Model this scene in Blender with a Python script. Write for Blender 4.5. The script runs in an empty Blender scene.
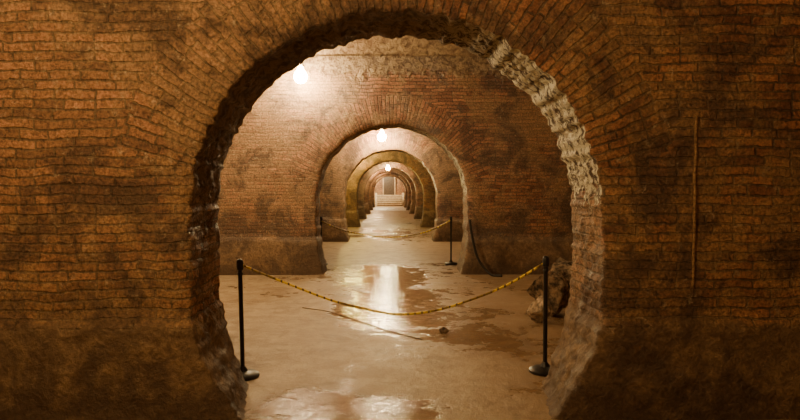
import bpy, math, random
from mathutils import Vector, noise
random.seed(4)
D = bpy.data
scene = bpy.context.scene

# ------------------------------------------------------------------ layout
CX, R, ZC = 0.055, 1.35, 1.31
RING = 0.50
W = 5.0
H = 3.85
TH = 0.73
Y0 = 3.87
PITCH = 6.75
NW = 8
YBACK = Y0 - (PITCH - TH)
YEND = Y0 + NW * PITCH
RISE = 1.5

# ------------------------------------------------------------------ node helpers
class NT:
    def __init__(s, name):
        s.m = D.materials.new(name); s.m.use_nodes = True
        s.t = s.m.node_tree; s.n = s.t.nodes; s.l = s.t.links
        s.b = s.n['Principled BSDF']
    def node(s, typ, **kw):
        n = s.n.new(typ)
        for k, v in kw.items(): setattr(n, k, v)
        return n
    def put(s, sock, v):
        if isinstance(v, bpy.types.NodeSocket): s.l.new(v, sock)
        else:
            if sock.type == 'RGBA' and len(v) == 3: v = (*v, 1)
            sock.default_value = v
    def math(s, op, a, b=0.0, clamp=False):
        n = s.node('ShaderNodeMath', operation=op, use_clamp=clamp)
        s.put(n.inputs[0], a); s.put(n.inputs[1], b); return n.outputs[0]
    def mix(s, f, a, b, blend='MIX'):
        n = s.node('ShaderNodeMix', data_type='RGBA', blend_type=blend)
        s.put(n.inputs[0], f); s.put(n.inputs[6], a); s.put(n.inputs[7], b); return n.outputs[2]
    def fmix(s, f, a, b):
        n = s.node('ShaderNodeMix', data_type='FLOAT')
        s.put(n.inputs[0], f); s.put(n.inputs[2], a); s.put(n.inputs[3], b); return n.outputs[0]
    def noise(s, vec, scale, detail=4, rough=0.55, dist=0.0):
        n = s.node('ShaderNodeTexNoise')
        s.put(n.inputs['Vector'], vec); n.inputs['Scale'].default_value = scale
        n.inputs['Detail'].default_value = detail; n.inputs['Roughness'].default_value = rough
        n.inputs['Distortion'].default_value = dist
        return n
    def ramp(s, v, lo, hi, a=0.0, b=1.0):
        n = s.node('ShaderNodeMapRange', interpolation_type='SMOOTHSTEP')
        s.put(n.inputs[0], v); s.put(n.inputs[1], lo); s.put(n.inputs[2], hi)
        s.put(n.inputs[3], a); s.put(n.inputs[4], b); return n.outputs[0]
    def pos(s):
        return s.node('ShaderNodeNewGeometry').outputs['Position']
    def sep(s, v):
        n = s.node('ShaderNodeSeparateXYZ'); s.put(n.inputs[0], v); return n.outputs
    def bump(s, h, strength, dist, normal=None):
        n = s.node('ShaderNodeBump'); s.put(n.inputs['Height'], h)
        n.inputs['Strength'].default_value = strength; n.inputs['Distance'].default_value = dist
        if normal is not None: s.l.new(normal, n.inputs['Normal'])
        return n.outputs[0]

def masonry(name, intrados=False):
    k = NT(name)
    P = k.pos(); X, Y, Z = k.sep(P)
    uv = k.node('ShaderNodeUVMap').outputs[0]
    def jitter(v, scale, amt, det):
        wob = k.noise(P, scale, det).outputs['Color']
        sub = k.node('ShaderNodeVectorMath', operation='SUBTRACT'); k.l.new(wob, sub.inputs[0]); sub.inputs[1].default_value = (.5, .5, .5)
        sc = k.node('ShaderNodeVectorMath', operation='SCALE'); k.l.new(sub.outputs[0], sc.inputs[0]); sc.inputs['Scale'].default_value = amt
        a1 = k.node('ShaderNodeVectorMath', operation='ADD'); k.l.new(v, a1.inputs[0]); k.l.new(sc.outputs[0], a1.inputs[1])
        return a1.outputs[0]
    v = jitter(uv, 2.3, .07, 2); v = jitter(v, 24, .021, 1)
    br = k.node('ShaderNodeTexBrick', offset=0.5, offset_frequency=2, squash=0.75, squash_frequency=3)
    k.l.new(v, br.inputs['Vector'])
    br.inputs['Scale'].default_value = 1.0
    br.inputs['Mortar Size'].default_value = 0.0085
    br.inputs['Mortar Smooth'].default_value = 0.45
    br.inputs['Brick Width'].default_value = 0.25
    br.inputs['Row Height'].default_value = 0.061
    br.inputs['Color1'].default_value = (0.48, 0.215, 0.115, 1)
    br.inputs['Color2'].default_value = (0.17, 0.070, 0.040, 1)
    br.inputs['Mortar'].default_value = (0.125, 0.078, 0.045, 1)
    mort = br.outputs['Fac']
    fine = k.noise(P, 48, 4, .72).outputs[0]
    mid = k.noise(P, 7, 4, .65).outputs[0]
    big = k.noise(P, 0.9, 3, .6).outputs[0]
    col = br.outputs['Color']
    # smeared mortar / lime-wash film in patches
    film = k.ramp(k.math('ADD', big, k.math('MULTIPLY', mid, 0.6)), 0.68, 0.88)
    film = k.math('ADD', film, k.ramp(X, -2.4, .4, .5, 0), True)
    col = k.mix(k.math('MULTIPLY', film, 0.62), col, (0.35, 0.225, 0.115))
    # soot and rising damp
    damp = k.noise(P, 1.7, 5, .70, .6).outputs[0]
    dampz = k.math('ADD', damp, k.ramp(Z, .3, 1.7, .09, 0))
    col = k.mix(k.ramp(dampz, .47, .63, 0, .76), col, (0.072, 0.040, 0.024))
    rough_n = k.noise(P, 14, 6, .78, .4).outputs[0]
    col = k.mix(k.ramp(rough_n, .57, .68, 0, .5), col, (0.56, 0.44, 0.29))
    col = k.mix(k.ramp(rough_n, .31, .42, .7, 0), col, (0.055, 0.03, 0.018))
    col = k.mix(1.0, col, k.mix(k.ramp(fine, .2, .8), (.25, .25, .25), (1.7, 1.7, 1.7)), 'MULTIPLY')
    h_b = k.math('SUBTRACT', k.math('MULTIPLY', fine, .8), k.math('MULTIPLY', mort, 1.0))
    h_b = k.math('ADD', h_b, k.math('MULTIPLY', rough_n, 1.8))
    vor = k.node('ShaderNodeTexVoronoi', feature='F1'); k.l.new(P, vor.inputs['Vector']); vor.inputs['Scale'].default_value = 21
    h_c = k.math('ADD', k.math('MULTIPLY', rough_n, 4.2), k.math('MULTIPLY', vor.outputs['Distance'], 1.0))
    h_c = k.math('ADD', h_c, k.math('MULTIPLY', fine, 1.5))
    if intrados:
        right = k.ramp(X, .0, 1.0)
        hi = k.mix(right, (0.25, 0.145, 0.07), (0.95, 0.88, 0.66))  # pale right, brown left: limescale plus the lamp-lit side painted in
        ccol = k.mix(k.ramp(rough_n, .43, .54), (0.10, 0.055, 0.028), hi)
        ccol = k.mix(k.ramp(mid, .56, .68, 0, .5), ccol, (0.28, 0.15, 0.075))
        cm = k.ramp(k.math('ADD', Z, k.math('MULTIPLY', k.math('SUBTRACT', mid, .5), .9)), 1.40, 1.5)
    else:
        ccol = k.mix(k.ramp(rough_n, .42, .6), (0.13, 0.075, 0.04), (0.40, 0.28, 0.155))
        cm = k.ramp(k.math('ADD', Z, k.math('MULTIPLY', k.math('SUBTRACT', mid, .5), .6)), 3.45, 3.62)
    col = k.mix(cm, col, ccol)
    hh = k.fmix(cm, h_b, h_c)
    pcol = k.mix(k.ramp(rough_n, .34, .66), (0.16, 0.095, 0.052), (0.34, 0.22, 0.12))
    pcol = k.mix(k.ramp(k.math('ADD', damp, k.ramp(Z, 0, .35, .12, 0)), .43, .62, 0, .75), pcol, (0.075, 0.043, 0.025))
    pcol = k.mix(.8, pcol, k.mix(fine, (.25, .25, .25), (1.7, 1.7, 1.7)), 'MULTIPLY')
    pm = k.ramp(k.math('ADD', Z, k.math('MULTIPLY', k.math('SUBTRACT', mid, .5), .28)), .59, .68, 1, 0)
    col = k.mix(pm, col, pcol)
    k.l.new(col, k.b.inputs['Base Color'])
    k.l.new(k.bump(k.fmix(pm, hh, k.math('MULTIPLY', h_c, .55)), 1.0, 0.013), k.b.inputs['Normal'])
    k.l.new(k.ramp(damp, .4, .65, .75, .36), k.b.inputs['Roughness'])
    return k.m

M_wall = masonry('damp_brick_masonry')
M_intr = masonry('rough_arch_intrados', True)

def mat_vault():
    k = NT('vault_concrete'); P = k.pos()
    n = k.noise(P, 11, 6, .7, .4).outputs[0]; b = k.noise(P, 1.2, 3).outputs[0]
    c = k.mix(k.ramp(n, .36, .62), (0.14, 0.08, 0.042), (0.38, 0.265, 0.145))
    c = k.mix(k.ramp(b, .5, .65, 0, .5), c, (0.18, 0.095, 0.045))
    k.l.new(c, k.b.inputs['Base Color']); k.b.inputs['Roughness'].default_value = .8
    k.l.new(k.bump(n, 1, .05), k.b.inputs['Normal']); return k.m
M_vault = mat_vault()

def mat_floor():
    k = NT('wet_cocciopesto_floor'); P = k.pos(); X, Y, Z = k.sep(P)
    big = k.noise(P, .95, 4, .6, .2).outputs[0]
    mid = k.noise(P, 4.0, 6, .7).outputs[0]
    fine = k.noise(P, 60, 4, .7).outputs[0]
    def blob(cx, cy, rx, ry):
        dx = k.math('DIVIDE', k.math('SUBTRACT', X, cx), rx); dy = k.math('DIVIDE', k.math('SUBTRACT', Y, cy), ry)
        r2 = k.math('ADD', k.math('MULTIPLY', dx, dx), k.math('MULTIPLY', dy, dy))
        return k.math('POWER', 2.718, k.math('MULTIPLY', r2, -1.0))
    wet = k.math('ADD', k.math('MULTIPLY', big, .7), k.math('MULTIPLY', mid, .75))
    for b, a in ((blob(-.08, 8.3, .60, 2.7), .34), (blob(-.35, 4.05, .8, .5), .28), (blob(1.3, 6.4, .9, 2.0), .12),
                 (blob(0, 11.3, 1.2, 1.3), .2), (blob(0, 19.8, 1.3, 3.4), .18),
                 (blob(-1.15, 5.9, .70, 1.6), -.24), (blob(.35, 4.80, .5, .5), -.26), (blob(0, 14.6, 3.0, 2.0), -.3)):
        wet = k.math('ADD', wet, k.math('MULTIPLY', b, a))
    w = k.ramp(wet, .72, .93)
    dry = k.mix(k.ramp(mid, .35, .7), (0.31, 0.215, 0.125), (0.50, 0.385, 0.24))
    redz = k.ramp(k.math('ADD', X, k.math('MULTIPLY', mid, 1.2)), .9, 2.0, 0, .55)
    dry = k.mix(redz, dry, (0.24, 0.135, 0.07))
    wetc = k.mix(k.ramp(mid, .35, .65), (0.14, 0.083, 0.045), (0.25, 0.155, 0.085))
    c = k.mix(w, dry, wetc)
    c = k.mix(k.ramp(fine, .3, .5, .65, 0), c, (0.14, 0.085, 0.046))
    crack = k.ramp(k.noise(P, 2.2, 6, .75, .8).outputs[0], .52, .62, 0, .62)
    c = k.mix(crack, c, (0.18, 0.11, 0.06))
    k.l.new(c, k.b.inputs['Base Color'])
    k.l.new(k.fmix(w, .5, k.ramp(mid, .4, .68, .05, .18)), k.b.inputs['Roughness'])
    k.b.inputs['IOR'].default_value = 1.45
    hb = k.math('ADD', k.math('MULTIPLY', fine, k.ramp(w, 0, 1, 1.1, .25)), k.math('MULTIPLY', k.noise(P, 12, 3).outputs[0], k.ramp(w, 0, 1, 1.6, .7)))
    k.l.new(k.bump(hb, .7, .008), k.b.inputs['Normal']); return k.m
M_floor = mat_floor()

def simple(name, col, rough=.5, metal=0, bumps=0, nscale=30, var=.3):
    k = NT(name); P = k.node('ShaderNodeTexCoord').outputs['Object']
    n = k.noise(P, nscale, 5, .65).outputs[0]
    f = k.ramp(n, .35, .65)
    k.l.new(k.mix(f, tuple(c * (1 - var) for c in col), tuple(min(1, c * (1 + var)) for c in col)), k.b.inputs['Base Color'])
    k.b.inputs['Roughness'].default_value = rough; k.b.inputs['Metallic'].default_value = metal
    if bumps: k.l.new(k.bump(n, 1.0, bumps), k.b.inputs['Normal'])
    return k.m
M_black = simple('black_painted_steel', (0.012, 0.011, 0.012), .38)
M_rubber = simple('black_rubber', (0.02, 0.016, 0.013), .55)
M_rust = simple('rusty_iron', (0.26, 0.15, 0.075), .75, 0, .003, 60, .5)
M_socket = simple('grey_plastic', (0.25, 0.22, 0.18), .5)
M_rock = simple('limestone_rubble', (0.20, 0.135, 0.08), .85, 0, .08, 13, .8)
M_rockl = simple('pale_limestone', (0.42, 0.32, 0.22), .85, 0, .05, 14, .6)
M_stone = simple('pale_stone', (0.66, 0.56, 0.41), .7, 0, .01, 6, .25)
M_riser = simple('dark_step_riser', (0.24, 0.17, 0.10), .7, 0, .01, 6, .25)  # darker stone tone, used on the step risers
M_frame = simple('weathered_door_surround', (0.34, 0.24, 0.15), .7, 0, .01, 6, .25)
M_cord = simple('brown_cord', (0.12, 0.07, 0.03), .6)
M_door = simple('dark_wood', (0.05, 0.03, 0.018), .5, 0, .004, 12, .4)

def mat_tape():
    k = NT('yellow_black_rope'); P = k.pos(); X, Y, Z = k.sep(P)
    n = k.noise(P, 3.5, 3, .6).outputs[0]
    s = k.math('SINE', k.math('MULTIPLY', X, 110.0))
    c = k.mix(k.ramp(s, -.75, -.55), (0.10, 0.06, 0.02), (0.95, 0.70, 0.05))
    c = k.mix(k.ramp(n, .52, .56, 0, .85), c, (0.15, 0.085, 0.025))
    k.l.new(c, k.b.inputs['Base Color'])
    k.b.inputs['Roughness'].default_value = .45; return k.m
M_tape = mat_tape()

def emit(name, col, st):
    k = NT(name); k.b.inputs['Base Color'].default_value = (*col, 1)
    k.b.inputs['Emission Color'].default_value = (*col, 1); k.b.inputs['Emission Strength'].default_value = st
    return k.m

# ------------------------------------------------------------------ mesh helpers
def obj(name, verts, faces, mats, midx=None, uvs=None, smooth=True, parent=None):
    me = D.meshes.new(name); me.from_pydata(verts, [], faces)
    for m in mats: me.materials.append(m)
    if midx: me.polygons.foreach_set('material_index', midx)
    if smooth: me.polygons.foreach_set('use_smooth', [True] * len(me.polygons))
    if uvs:
        ul = me.uv_layers.new(name='UVMap'); flat = [c for f in uvs for p in f for c in p]
        ul.data.foreach_set('uv', flat)
    me.update()
    o = D.objects.new(name, me); scene.collection.objects.link(o)
    if parent: o.parent = parent
    return o

def fbm(p, s, o=4): return noise.fractal(Vector(p) * s, 0.8, 2.0, o)

def smooth(a, b, x):
    t = max(0, min(1, (x - a) / (b - a))); return t * t * (3 - 2 * t)

def wall_with_arch(name, y, fine, seed):
    yb = y + TH
    nj = 44 if fine else 18; na = 230 if fine else 60
    zs = sorted(set([ZC * i / nj for i in range(nj)] + [.63, .655, .68]))
    S = []  # (kind, z, ang)
    for z in zs: S.append(('L', z, math.pi))
    corner = math.atan2(H - ZC, W)
    angs = sorted(set([math.pi * i / na for i in range(na + 1)] + [corner, math.pi - corner]), reverse=True)
    for a in angs: S.append(('A', ZC, a))
    for z in reversed(zs): S.append(('R', z, 0))
    tring = ([0, .012, .03, .06, .1, .15, .2, .26, .32, .38, .44, RING] if fine else [0, .02, .08, .2, .35, RING])
    nout = 46 if fine else 14
    tout = [((i + 1) / nout) ** 1.35 for i in range(nout)]
    verts = []
    def flare(z, back):
        amt = (.32 if not back else .20) if fine else .12
        q = max(0, 1 - z / .72)
        return amt * q ** 1.6 + (.008 if z < .655 else 0)
    def outer(kind, z, a):
        if kind == 'L': return CX - W, z
        if kind == 'R': return CX + W, z
        c, s = math.cos(a), math.sin(a)
        k = min(W / abs(c) if abs(c) > 1e-6 else 1e9, (H - ZC) / s if s > 1e-6 else 1e9)
        return CX + c * k, ZC + s * k
    def ringpt(kind, z, a, t, back):
        if kind == 'A': return CX + math.cos(a) * (R + t), ZC + math.sin(a) * (R + t)
        sgn = -1 if kind == 'L' else 1
        xi = R - flare(z, back) * (1 - t / RING)
        return CX + sgn * (xi + t), z
    amp = .012
    nT = len(tring) + nout
    def face_side(back):
        base = len(verts); sg = 1 if back else -1; yy = yb if back else y
        for kind, z, a in S:
            ox, oz = outer(kind, z, a)
            for ti in range(nT):
                if ti < len(tring):
                    t = tring[ti]; x_, z_ = ringpt(kind, z, a, t, back)
                else:
                    f = tout[ti - len(tring)]; bx, bz = ringpt(kind, z, a, RING, back)
                    x_ = bx + (ox - bx) * f; z_ = bz + (oz - bz) * f; t = 9
                pl = .045 * (1 - smooth(.60, .70, z_ + .07 * noise.noise(Vector((x_ * 3, seed, 0)))))
                n9 = noise.noise(Vector((x_ * 6 + seed, z_ * 6, y + 5 * back)))
                rnd = (.035 + .03 * max(0, n9)) * math.exp(-(t / .035)) if t < 1 else 0
                if t == 0:
                    er = .020 * noise.noise(Vector((x_ * 9 + seed, z_ * 9, y))) + .030 * noise.noise(Vector((x_ * 22 + seed, z_ * 22, y)))
                    if kind == 'A': x_ += er * math.cos(a); z_ += er * math.sin(a)
                    else: x_ += er
                dsp = amp * 1.8 * fbm((x_, z_, y + seed), 1.6, 5)
                if z_ < .65: dsp += .012 * fbm((x_, z_, y + 3), 7, 4)
                verts.append((x_, yy + sg * (pl - rnd + dsp), z_))
        return base
    fb = face_side(False); bb = face_side(True)
    faces, midx, uvs = [], [], []
    def quad(a, b, c, d, m, uv):
        faces.append((a, b, c, d)); midx.append(m); uvs.append(uv)
    A0 = math.radians(14)
    for side, base in ((0, fb), (1, bb)):
        for i in range(len(S) - 1):
            for j in range(nT - 1):
                ids = [base + i * nT + j, base + (i + 1) * nT + j, base + (i + 1) * nT + j + 1, base + i * nT + j + 1]
                k1, z1, a1 = S[i]; k2, z2, a2 = S[i + 1]
                am = (a1 + a2) / 2
                ring = (k1 == 'A' and k2 == 'A' and j < len(tring) - 1 and A0 < am < math.pi - A0)
                if ring:
                    t1, t2 = tring[j], tring[j + 1]; rm = R + .22
                    uv = [(t1 + .02, a1 * rm), (t1 + .02, a2 * rm), (t2 + .02, a2 * rm), (t2 + .02, a1 * rm)]
                else:
                    uv = [(verts[q][0], verts[q][2]) for q in ids]
                if side == 0: quad(*ids, 0, uv)
                else: quad(*ids[::-1], 0, uv[::-1])
    nD = 30 if fine else 8
    cols = []
    for i, (kind, z, a) in enumerate(S):
        col = [fb + i * nT]
        v0 = Vector(verts[fb + i * nT]); v1 = Vector(verts[bb + i * nT])
        for d in range(1, nD):
            f = d / nD; p = v0.lerp(v1, f)
            n = Vector((-math.cos(a), 0, -math.sin(a))) if kind == 'A' else Vector((1 if kind == 'L' else -1, 0, 0))
            ds = (.012 * fbm((p.x, p.y, p.z + seed), 3.0, 3) + .022 * fbm((p.x, p.y + seed, p.z), 13, 4)) * math.sin(math.pi * f) ** .35
            p = p + n * ds
            verts.append(tuple(p)); col.append(len(verts) - 1)
        col.append(bb + i * nT); cols.append(col)
    arc = 0
    for i in range(len(S) - 1):
        if S[i][0] == 'A' and S[i + 1][0] == 'A': step = abs(S[i][2] - S[i + 1][2]) * R
        else: step = abs(S[i][1] - S[i + 1][1])
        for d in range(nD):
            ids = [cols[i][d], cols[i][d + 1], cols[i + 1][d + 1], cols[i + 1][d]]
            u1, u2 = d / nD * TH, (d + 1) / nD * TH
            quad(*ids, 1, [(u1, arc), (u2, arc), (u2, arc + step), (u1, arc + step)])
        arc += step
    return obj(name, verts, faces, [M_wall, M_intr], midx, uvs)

for i in range(NW):
    nm = 'wall_front' if i == 0 else 'wall_inner_%d' % i
    wall_with_arch(nm, Y0 + i * PITCH, i == 0, i * 7.3 + 1)

def plain_wall(name, p0, p1, h, inward):
    n = 60; m = 24; vs = []; fs = []; uv = []
    d = Vector(p1) - Vector(p0); L = d.length
    for i in range(n + 1):
        for j in range(m + 1):
            p = Vector(p0) + d * (i / n); z = h * j / m
            o = .02 * fbm((p.x, p.y, z), 1.6) + .045 * (1 - smooth(.6, .7, z))
            vs.append((p.x + inward[0] * o, p.y + inward[1] * o, z))
    for i in range(n):
        for j in range(m):
            q = [i * (m + 1) + j, (i + 1) * (m + 1) + j, (i + 1) * (m + 1) + j + 1, i * (m + 1) + j + 1]
            fs.append(q); uv.append([((c // (m + 1)) / n * L, (c % (m + 1)) / m * h) for c in q])
    return obj(name, vs, fs, [M_wall], None, uv)
plain_wall('wall_back', (-W - .2 + CX, YBACK, 0), (W + .2 + CX, YBACK, 0), H + .05, (0, 1))
plain_wall('wall_end', (-W - .2 + CX, YEND, 0), (W + .2 + CX, YEND, 0), H + .05, (0, -1))
plain_wall('wall_left', (CX - W, YBACK - .1, 0), (CX - W, YEND + .1, 0), H + RISE + .2, (1, 0))
plain_wall('wall_right', (CX + W, YBACK - .1, 0), (CX + W, YEND + .1, 0), H + RISE + .2, (-1, 0))

# floor
vs, fs = [], []
nx, ny = 20, 110
for i in range(nx + 1):
    for j in range(ny + 1):
        vs.append((CX - W - .1 + (2 * W + .2) * i / nx, YBACK - .2 + (YEND - YBACK + .4) * j / ny, 0))
for i in range(nx):
    for j in range(ny):
        a = i * (ny + 1) + j; fs.append((a, a + ny + 1, a + ny + 2, a + 1))
obj('floor', vs, fs, [M_floor])

# barrel vaults = ceiling (one mesh)
vs, fs = [], []
for r in range(NW + 1):
    ya = YBACK - .03 + r * PITCH; yb = Y0 + .03 + r * PITCH
    n = 28; m = 50; base = len(vs)
    for i in range(n + 1):
        a = math.pi * i / n
        for j in range(m + 1):
            x = CX - W - .1 + (2 * W + .2) * j / m
            yy = (ya + yb) / 2 - math.cos(a) * (yb - ya) / 2; z = H - .03 + math.sin(a) * RISE
            o = .035 * fbm((x, yy, z), 2.0) * math.sin(a)
            vs.append((x, yy, z + o))
    for i in range(n):
        for j in range(m):
            a = base + i * (m + 1) + j; fs.append((a, a + m + 1, a + m + 2, a + 1))
obj('ceiling', vs, fs, [M_vault])

# ------------------------------------------------------------------ lathe / tube / box
def lathe(profile, seg, c=(0, 0, 0)):
    vs, fs = [], []
    for r, z in profile:
        for s in range(seg):
            a = 2 * math.pi * s / seg; vs.append((c[0] + r * math.cos(a), c[1] + r * math.sin(a), c[2] + z))
    for i in range(len(profile) - 1):
        for s in range(seg):
            fs.append((i * seg + s, i * seg + (s + 1) % seg, (i + 1) * seg + (s + 1) % seg, (i + 1) * seg + s))
    fs.append(tuple(range(seg))[::-1]); fs.append(tuple((len(profile) - 1) * seg + s for s in range(seg)))
    return vs, fs

def tube(pts, r, seg=8):
    pts = [Vector(p) for p in pts]; vs, fs = [], []
    for i, p in enumerate(pts):
        t = (pts[min(i + 1, len(pts) - 1)] - pts[max(i - 1, 0)]).normalized()
        up = Vector((0, 0, 1)) if abs(t.z) < .9 else Vector((1, 0, 0))
        s = t.cross(up).normalized(); u = s.cross(t)
        for q in range(seg):
            a = 2 * math.pi * q / seg; vs.append(tuple(p + s * math.cos(a) * r + u * math.sin(a) * r))
    for i in range(len(pts) - 1):
        for q in range(seg):
            fs.append((i * seg + q, i * seg + (q + 1) % seg, (i + 1) * seg + (q + 1) % seg, (i + 1) * seg + q))
    fs.append(tuple(range(seg))[::-1]); fs.append(tuple((len(pts) - 1) * seg + q for q in range(seg)))
    return vs, fs

def box(x0, x1, y0, y1, z0, z1):
    v = [(x, y, z) for z in (z0, z1) for y in (y0, y1) for x in (x0, x1)]
    return v, [(0, 2, 3, 1), (4, 5, 7, 6), (0, 1, 5, 4), (2, 6, 7, 3), (0, 4, 6, 2), (1, 3, 7, 5)]

def merge(parts):
    V, F = [], []
    for v, f in parts:
        b = len(V); V += v; F += [tuple(i + b for i in g) for g in f]
    return V, F

def catmull(P, n=10):
    P = [Vector(p) for p in P]; P = [P[0] * 2 - P[1]] + P + [P[-1] * 2 - P[-2]]; out = []
    for i in range(1, len(P) - 2):
        for k in range(n):
            t = k / n; a, b, c, d = P[i - 1:i + 3]
            out.append(.5 * ((2 * b) + (c - a) * t + (2 * a - 5 * b + 4 * c - d) * t * t + (3 * b - a - 3 * c + d) * t ** 3))
    out.append(P[-2]); return out

def post(x, y, h=.95, lean=0.0):
    base = lathe([(.001, 0), (.128, 0), (.132, .008), (.130, .02), (.118, .03), (.08, .042), (.04, .05), (.03, .07), (.021, .085)], 40)
    pole = lathe([(.0175, .06), (.0175, h - .09), (.026, h - .085), (.027, h - .02), (.022, h - .008), (.012, h), (.001, h + .001)], 20)
    ring = lathe([(.02, h - .13), (.023, h - .125), (.023, h - .115), (.02, h - .11)], 20)
    V, F = merge([base, pole, ring])
    V = [(vx + lean * vz, vy, vz) for vx, vy, vz in V]
    o = obj('barrier_post', V, F, [M_black]); o.location = (x, y, 0)
    m = o.modifiers.new('e', 'EDGE_SPLIT'); m.split_angle = math.radians(40)
    return o
PL = (-1.175, 4.80); PR = (1.285, 4.88)
post(*PL, .95, -.018); post(*PR, .96)
PF = (1.25, 12.05); PG = (-1.36, 12.05)
post(*PF, .97); post(*PG, .97)

def rope(name, pts, r, mat, n=10):
    v, f = tube(catmull(pts, n), r); return obj(name, v, f, [mat])
rope('barrier_rope', [(PL[0] - .015, PL[1] + .03, .90), (-1.03, 4.84, .83), (-.8, 4.87, .73), (-.45, 4.9, .59), (-.1, 4.92, .50), (.1, 4.92, .475),
                      (.4, 4.92, .51), (.75, 4.92, .62), (1.02, 4.92, .74), (PR[0], PR[1] + .03, .90)], .0095, M_tape)
rope('barrier_rope', [(PG[0], PG[1], .88), (-1.0, 12.05, .72), (-.6, 12.05, .62), (0, 12.05, .55), (.6, 12.05, .62), (1.0, 12.05, .76), (PF[0], PF[1], .9)], .014, M_tape)
rope('floor_cord', [(-1.1, 7.6, .006), (-.7, 7.3, .006), (-.2, 6.6, .006), (.1, 6.2, .006), (.33, 5.95, .006)], .005, M_cord)
yw = Y0 + PITCH
rope('rubber_hose', [(1.42, yw - .10, .98), (1.45, yw - .11, .75), (1.5, yw - .13, .5), (1.56, yw - .16, .3), (1.66, yw - .2, .14), (1.78, yw - .28, .03), (1.95, yw - .36, .022)], .022, M_rubber)
# rusty strip on near wall
sv, sf = tube([(1.985, Y0 - .008, .86 + i * .02) for i in range(57)], .010, 6)
sv = [(x + .008 * noise.noise(Vector((3, 0, z * 6))), y, z) for x, y, z in sv]
obj('iron_strip', sv, sf, [M_rust])

# rocks
import bmesh
def rock(name, loc, size, seed, mat, sub=5):
    bm = bmesh.new(); bmesh.ops.create_icosphere(bm, subdivisions=sub, radius=1)
    planes = []
    rr = random.Random(seed * 31)
    for k in range(14):
        planes.append((Vector((rr.uniform(-1, 1), rr.uniform(-1, 1), rr.uniform(-1, 1))).normalized(), rr.uniform(.5, .8)))
    for v in bm.verts:
        p = v.co.copy()
        for d, lim in planes:
            q = p.dot(d)
            if q > lim: p -= d * (q - lim) * .95
        p *= 1 + .13 * fbm(p + Vector((seed, 0, 0)), 2.5, 6)
        v.co = Vector((p.x * size[0], p.y * size[1], p.z * size[2]))
    zmin = min(v.co.z for v in bm.verts)
    for v in bm.verts:
        v.co.z -= zmin; v.co.z = max(0, v.co.z - size[2] * .08)
    me = D.meshes.new(name); bm.to_mesh(me); bm.free(); me.materials.append(mat)
    o = D.objects.new(name, me); scene.collection.objects.link(o); o.location = loc
    return o
rock('rock', (1.93, 7.1, 0), (.30, .3, .34), 3, M_rock)
rock('rock', (2.25, 7.75, 0), (.36, .32, .42), 5, M_rock)
rock('rock', (1.70, 6.72, 0), (.15, .13, .18), 8, M_rockl)
rock('pebble', (.58, 6.25, 0), (.055, .04, .04), 11, M_rock, 3)

# far end: broad staircase up to a doorway
steps = []; 
NS = 6; RS = .17
mi = []
def addb(b, m):
    steps.append(b); mi.extend([m] * 6)
for i in range(NS):
    ys = YEND - .6 - .32 * (NS - i)
    addb(box(CX - 1.15, CX + 1.15, ys + .03, YEND - .08, RS * i, RS * (i + 1) - .045), 1)
    addb(box(CX - 1.18, CX + 1.18, ys, YEND - .08, RS * (i + 1) - .045, RS * (i + 1)), 0)
for sx in (-1, 1):
    x0, x1 = sorted((CX + sx * 1.19, CX + sx * 1.38))
    addb(box(x0, x1, YEND - 1.2, YEND - .08, 0, NS * RS + .2), 0)
obj('stone_staircase', *merge(steps), [M_stone, M_riser], mi, smooth=False)
dr = D.objects.new('door_1', None); scene.collection.objects.link(dr); dr.location = (CX - .05, YEND - .1, NS * RS + .005)
fr = [box(-.62, -.5, -.08, .06, 0, 1.75), box(.5, .62, -.08, .06, 0, 1.75), box(-.62, .62, -.08, .06, 1.75, 1.9)]
obj('frame', *merge(fr), [M_frame], smooth=False, parent=dr)
lf = [box(-.5, .5, -.01, .03, 0, 1.75)] + [box(-.42 + .44 * a, -.02 + .44 * a, -.03, 0, .1 + .8 * b, .82 + .8 * b) for a in (0, 1) for b in (0, 1)]
obj('leaf', *merge(lf), [M_door], smooth=False, parent=dr)

# ------------------------------------------------------------------ lamps
def bulb_prof(r): return [(.001, -r), (r * .5, -r * .87), (r * .87, -r * .5), (r, 0), (r * .87, r * .5), (r * .5, r * .95), (r * .4, r * 1.4), (.001, r * 1.4)]
def lamp(x, y, z, wall_y, power, col, r=.06):
    e = D.objects.new('caged_wall_lamp', None); scene.collection.objects.link(e); e.location = (x, y, z)
    st = power / (math.pi * 4 * math.pi * r * r)
    obj('bulb', *lathe(bulb_prof(r), 14), [emit('lamp_glow', col, st)], parent=e)
    obj('socket', *lathe([(.001, r * 1.4), (.024, r * 1.4), (.026, r * 1.4 + .05), (.04, r * 1.4 + .06), (.04, r * 1.4 + .08), (.001, r * 1.4 + .085)], 20), [M_socket], parent=e)
    g = wall_y - y; zt = r * 1.4 + .07
    obj('bracket', *tube([(0, 0, zt), (0, g * .5, zt + .01), (0, g, zt)], .011, 8), [M_socket], parent=e)
    cage = []
    for k in range(4):
        a = math.pi / 4 + k * math.pi / 2; c, s = math.cos(a), math.sin(a)
        cage.append(tube([(c * .03, s * .03, zt), (c * r * 1.35, s * r * 1.35, .04), (c * r * 1.4, s * r * 1.4, -.03), (c * r, s * r, -r * 1.5), (0, 0, -r * 1.9)], .0025, 5))
    obj('cage', *merge(cage), [M_rust], parent=e)
    return e
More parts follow.
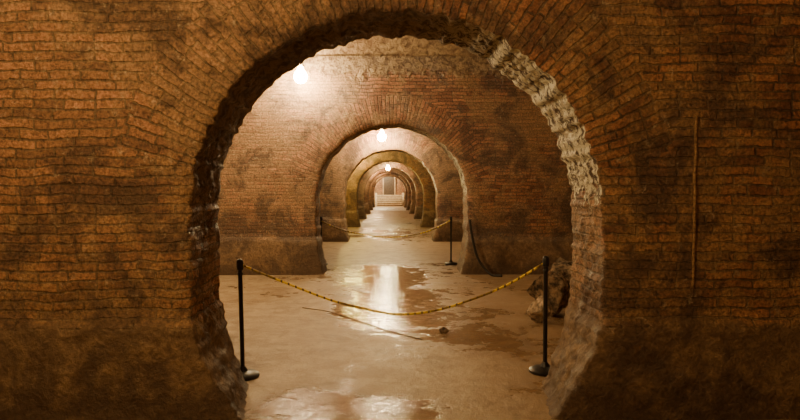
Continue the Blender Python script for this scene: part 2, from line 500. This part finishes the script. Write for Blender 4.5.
def unseen_pendant(x, y, z, top, power, col, r=.06):
    e = D.objects.new('unseen_pendant_lamp', None); scene.collection.objects.link(e); e.location = (x, y, z)
    obj('bulb', *lathe(bulb_prof(r), 14), [emit('unseen_pendant_glow', col, power / (math.pi * 4 * math.pi * r * r))], parent=e)
    obj('cord', *tube([(0, 0, r * 1.2), (0, 0, 1.0), (0, 0, top - z)], .006, 6), [M_rubber], parent=e)
WARM = (1, .68, .33); WARM2 = (1, .66, .29)
def wy(i): return Y0 + i * PITCH
lamp(-1.50, wy(1) - .34, 3.42, wy(1), 290, (1, .75, .40), .115)
lamp(-.20, wy(2) - .50, 2.98, wy(2), 440, (1, .73, .37), .12)
lamp(-1.42, wy(3) - .6, 2.95, wy(3), 260, (1, .74, .16), .07)
lamp(-.05, wy(4) - .6, 2.60, wy(4), 220, (1, .76, .34), .10)
lamp(-1.2, wy(5) - .4, 3.0, wy(5), 380, WARM)
lamp(-1.2, wy(6) - .4, 3.0, wy(6), 380, WARM)
lamp(-1.2, wy(7) - .4, 3.0, wy(7), 380, WARM)
unseen_pendant(-.9, wy(8) - 2.8, 3.5, 5.25, 1500, (1, .78, .45))
unseen_pendant(-3.1, 7.4, 3.3, 5.25, 350, (1, .71, .35))  # added lamp out of view, brightens right intrados and evens the next wall
unseen_pendant(3.3, 7.4, 3.3, 5.25, 30, WARM)  # added dim lamp out of view, fills the room from the right
unseen_pendant(-.2, 20.9, 3.1, 5.25, 170, (1, .74, .38), .08)
unseen_pendant(-1.7, 1.5, 3.3, 5.28, 255, WARM2)
unseen_pendant(1.9, .6, 3.4, 5.28, 38, (1, .58, .25))  # added dim lamp behind the view, lifts the near wall's right side

w = D.worlds.new('World'); scene.world = w; w.use_nodes = True
w.node_tree.nodes['Background'].inputs[0].default_value = (.02, .012, .006, 1)
w.node_tree.nodes['Background'].inputs[1].default_value = .2

cam = D.cameras.new('camera'); co = D.objects.new('camera', cam); scene.collection.objects.link(co)
cam.lens = 27; cam.sensor_width = 36; cam.clip_start = .05; cam.clip_end = 200
co.location = (0, 0, 1.5)
co.rotation_euler = (math.radians(90 - 1.91), 0, math.radians(-1.05))
scene.camera = co
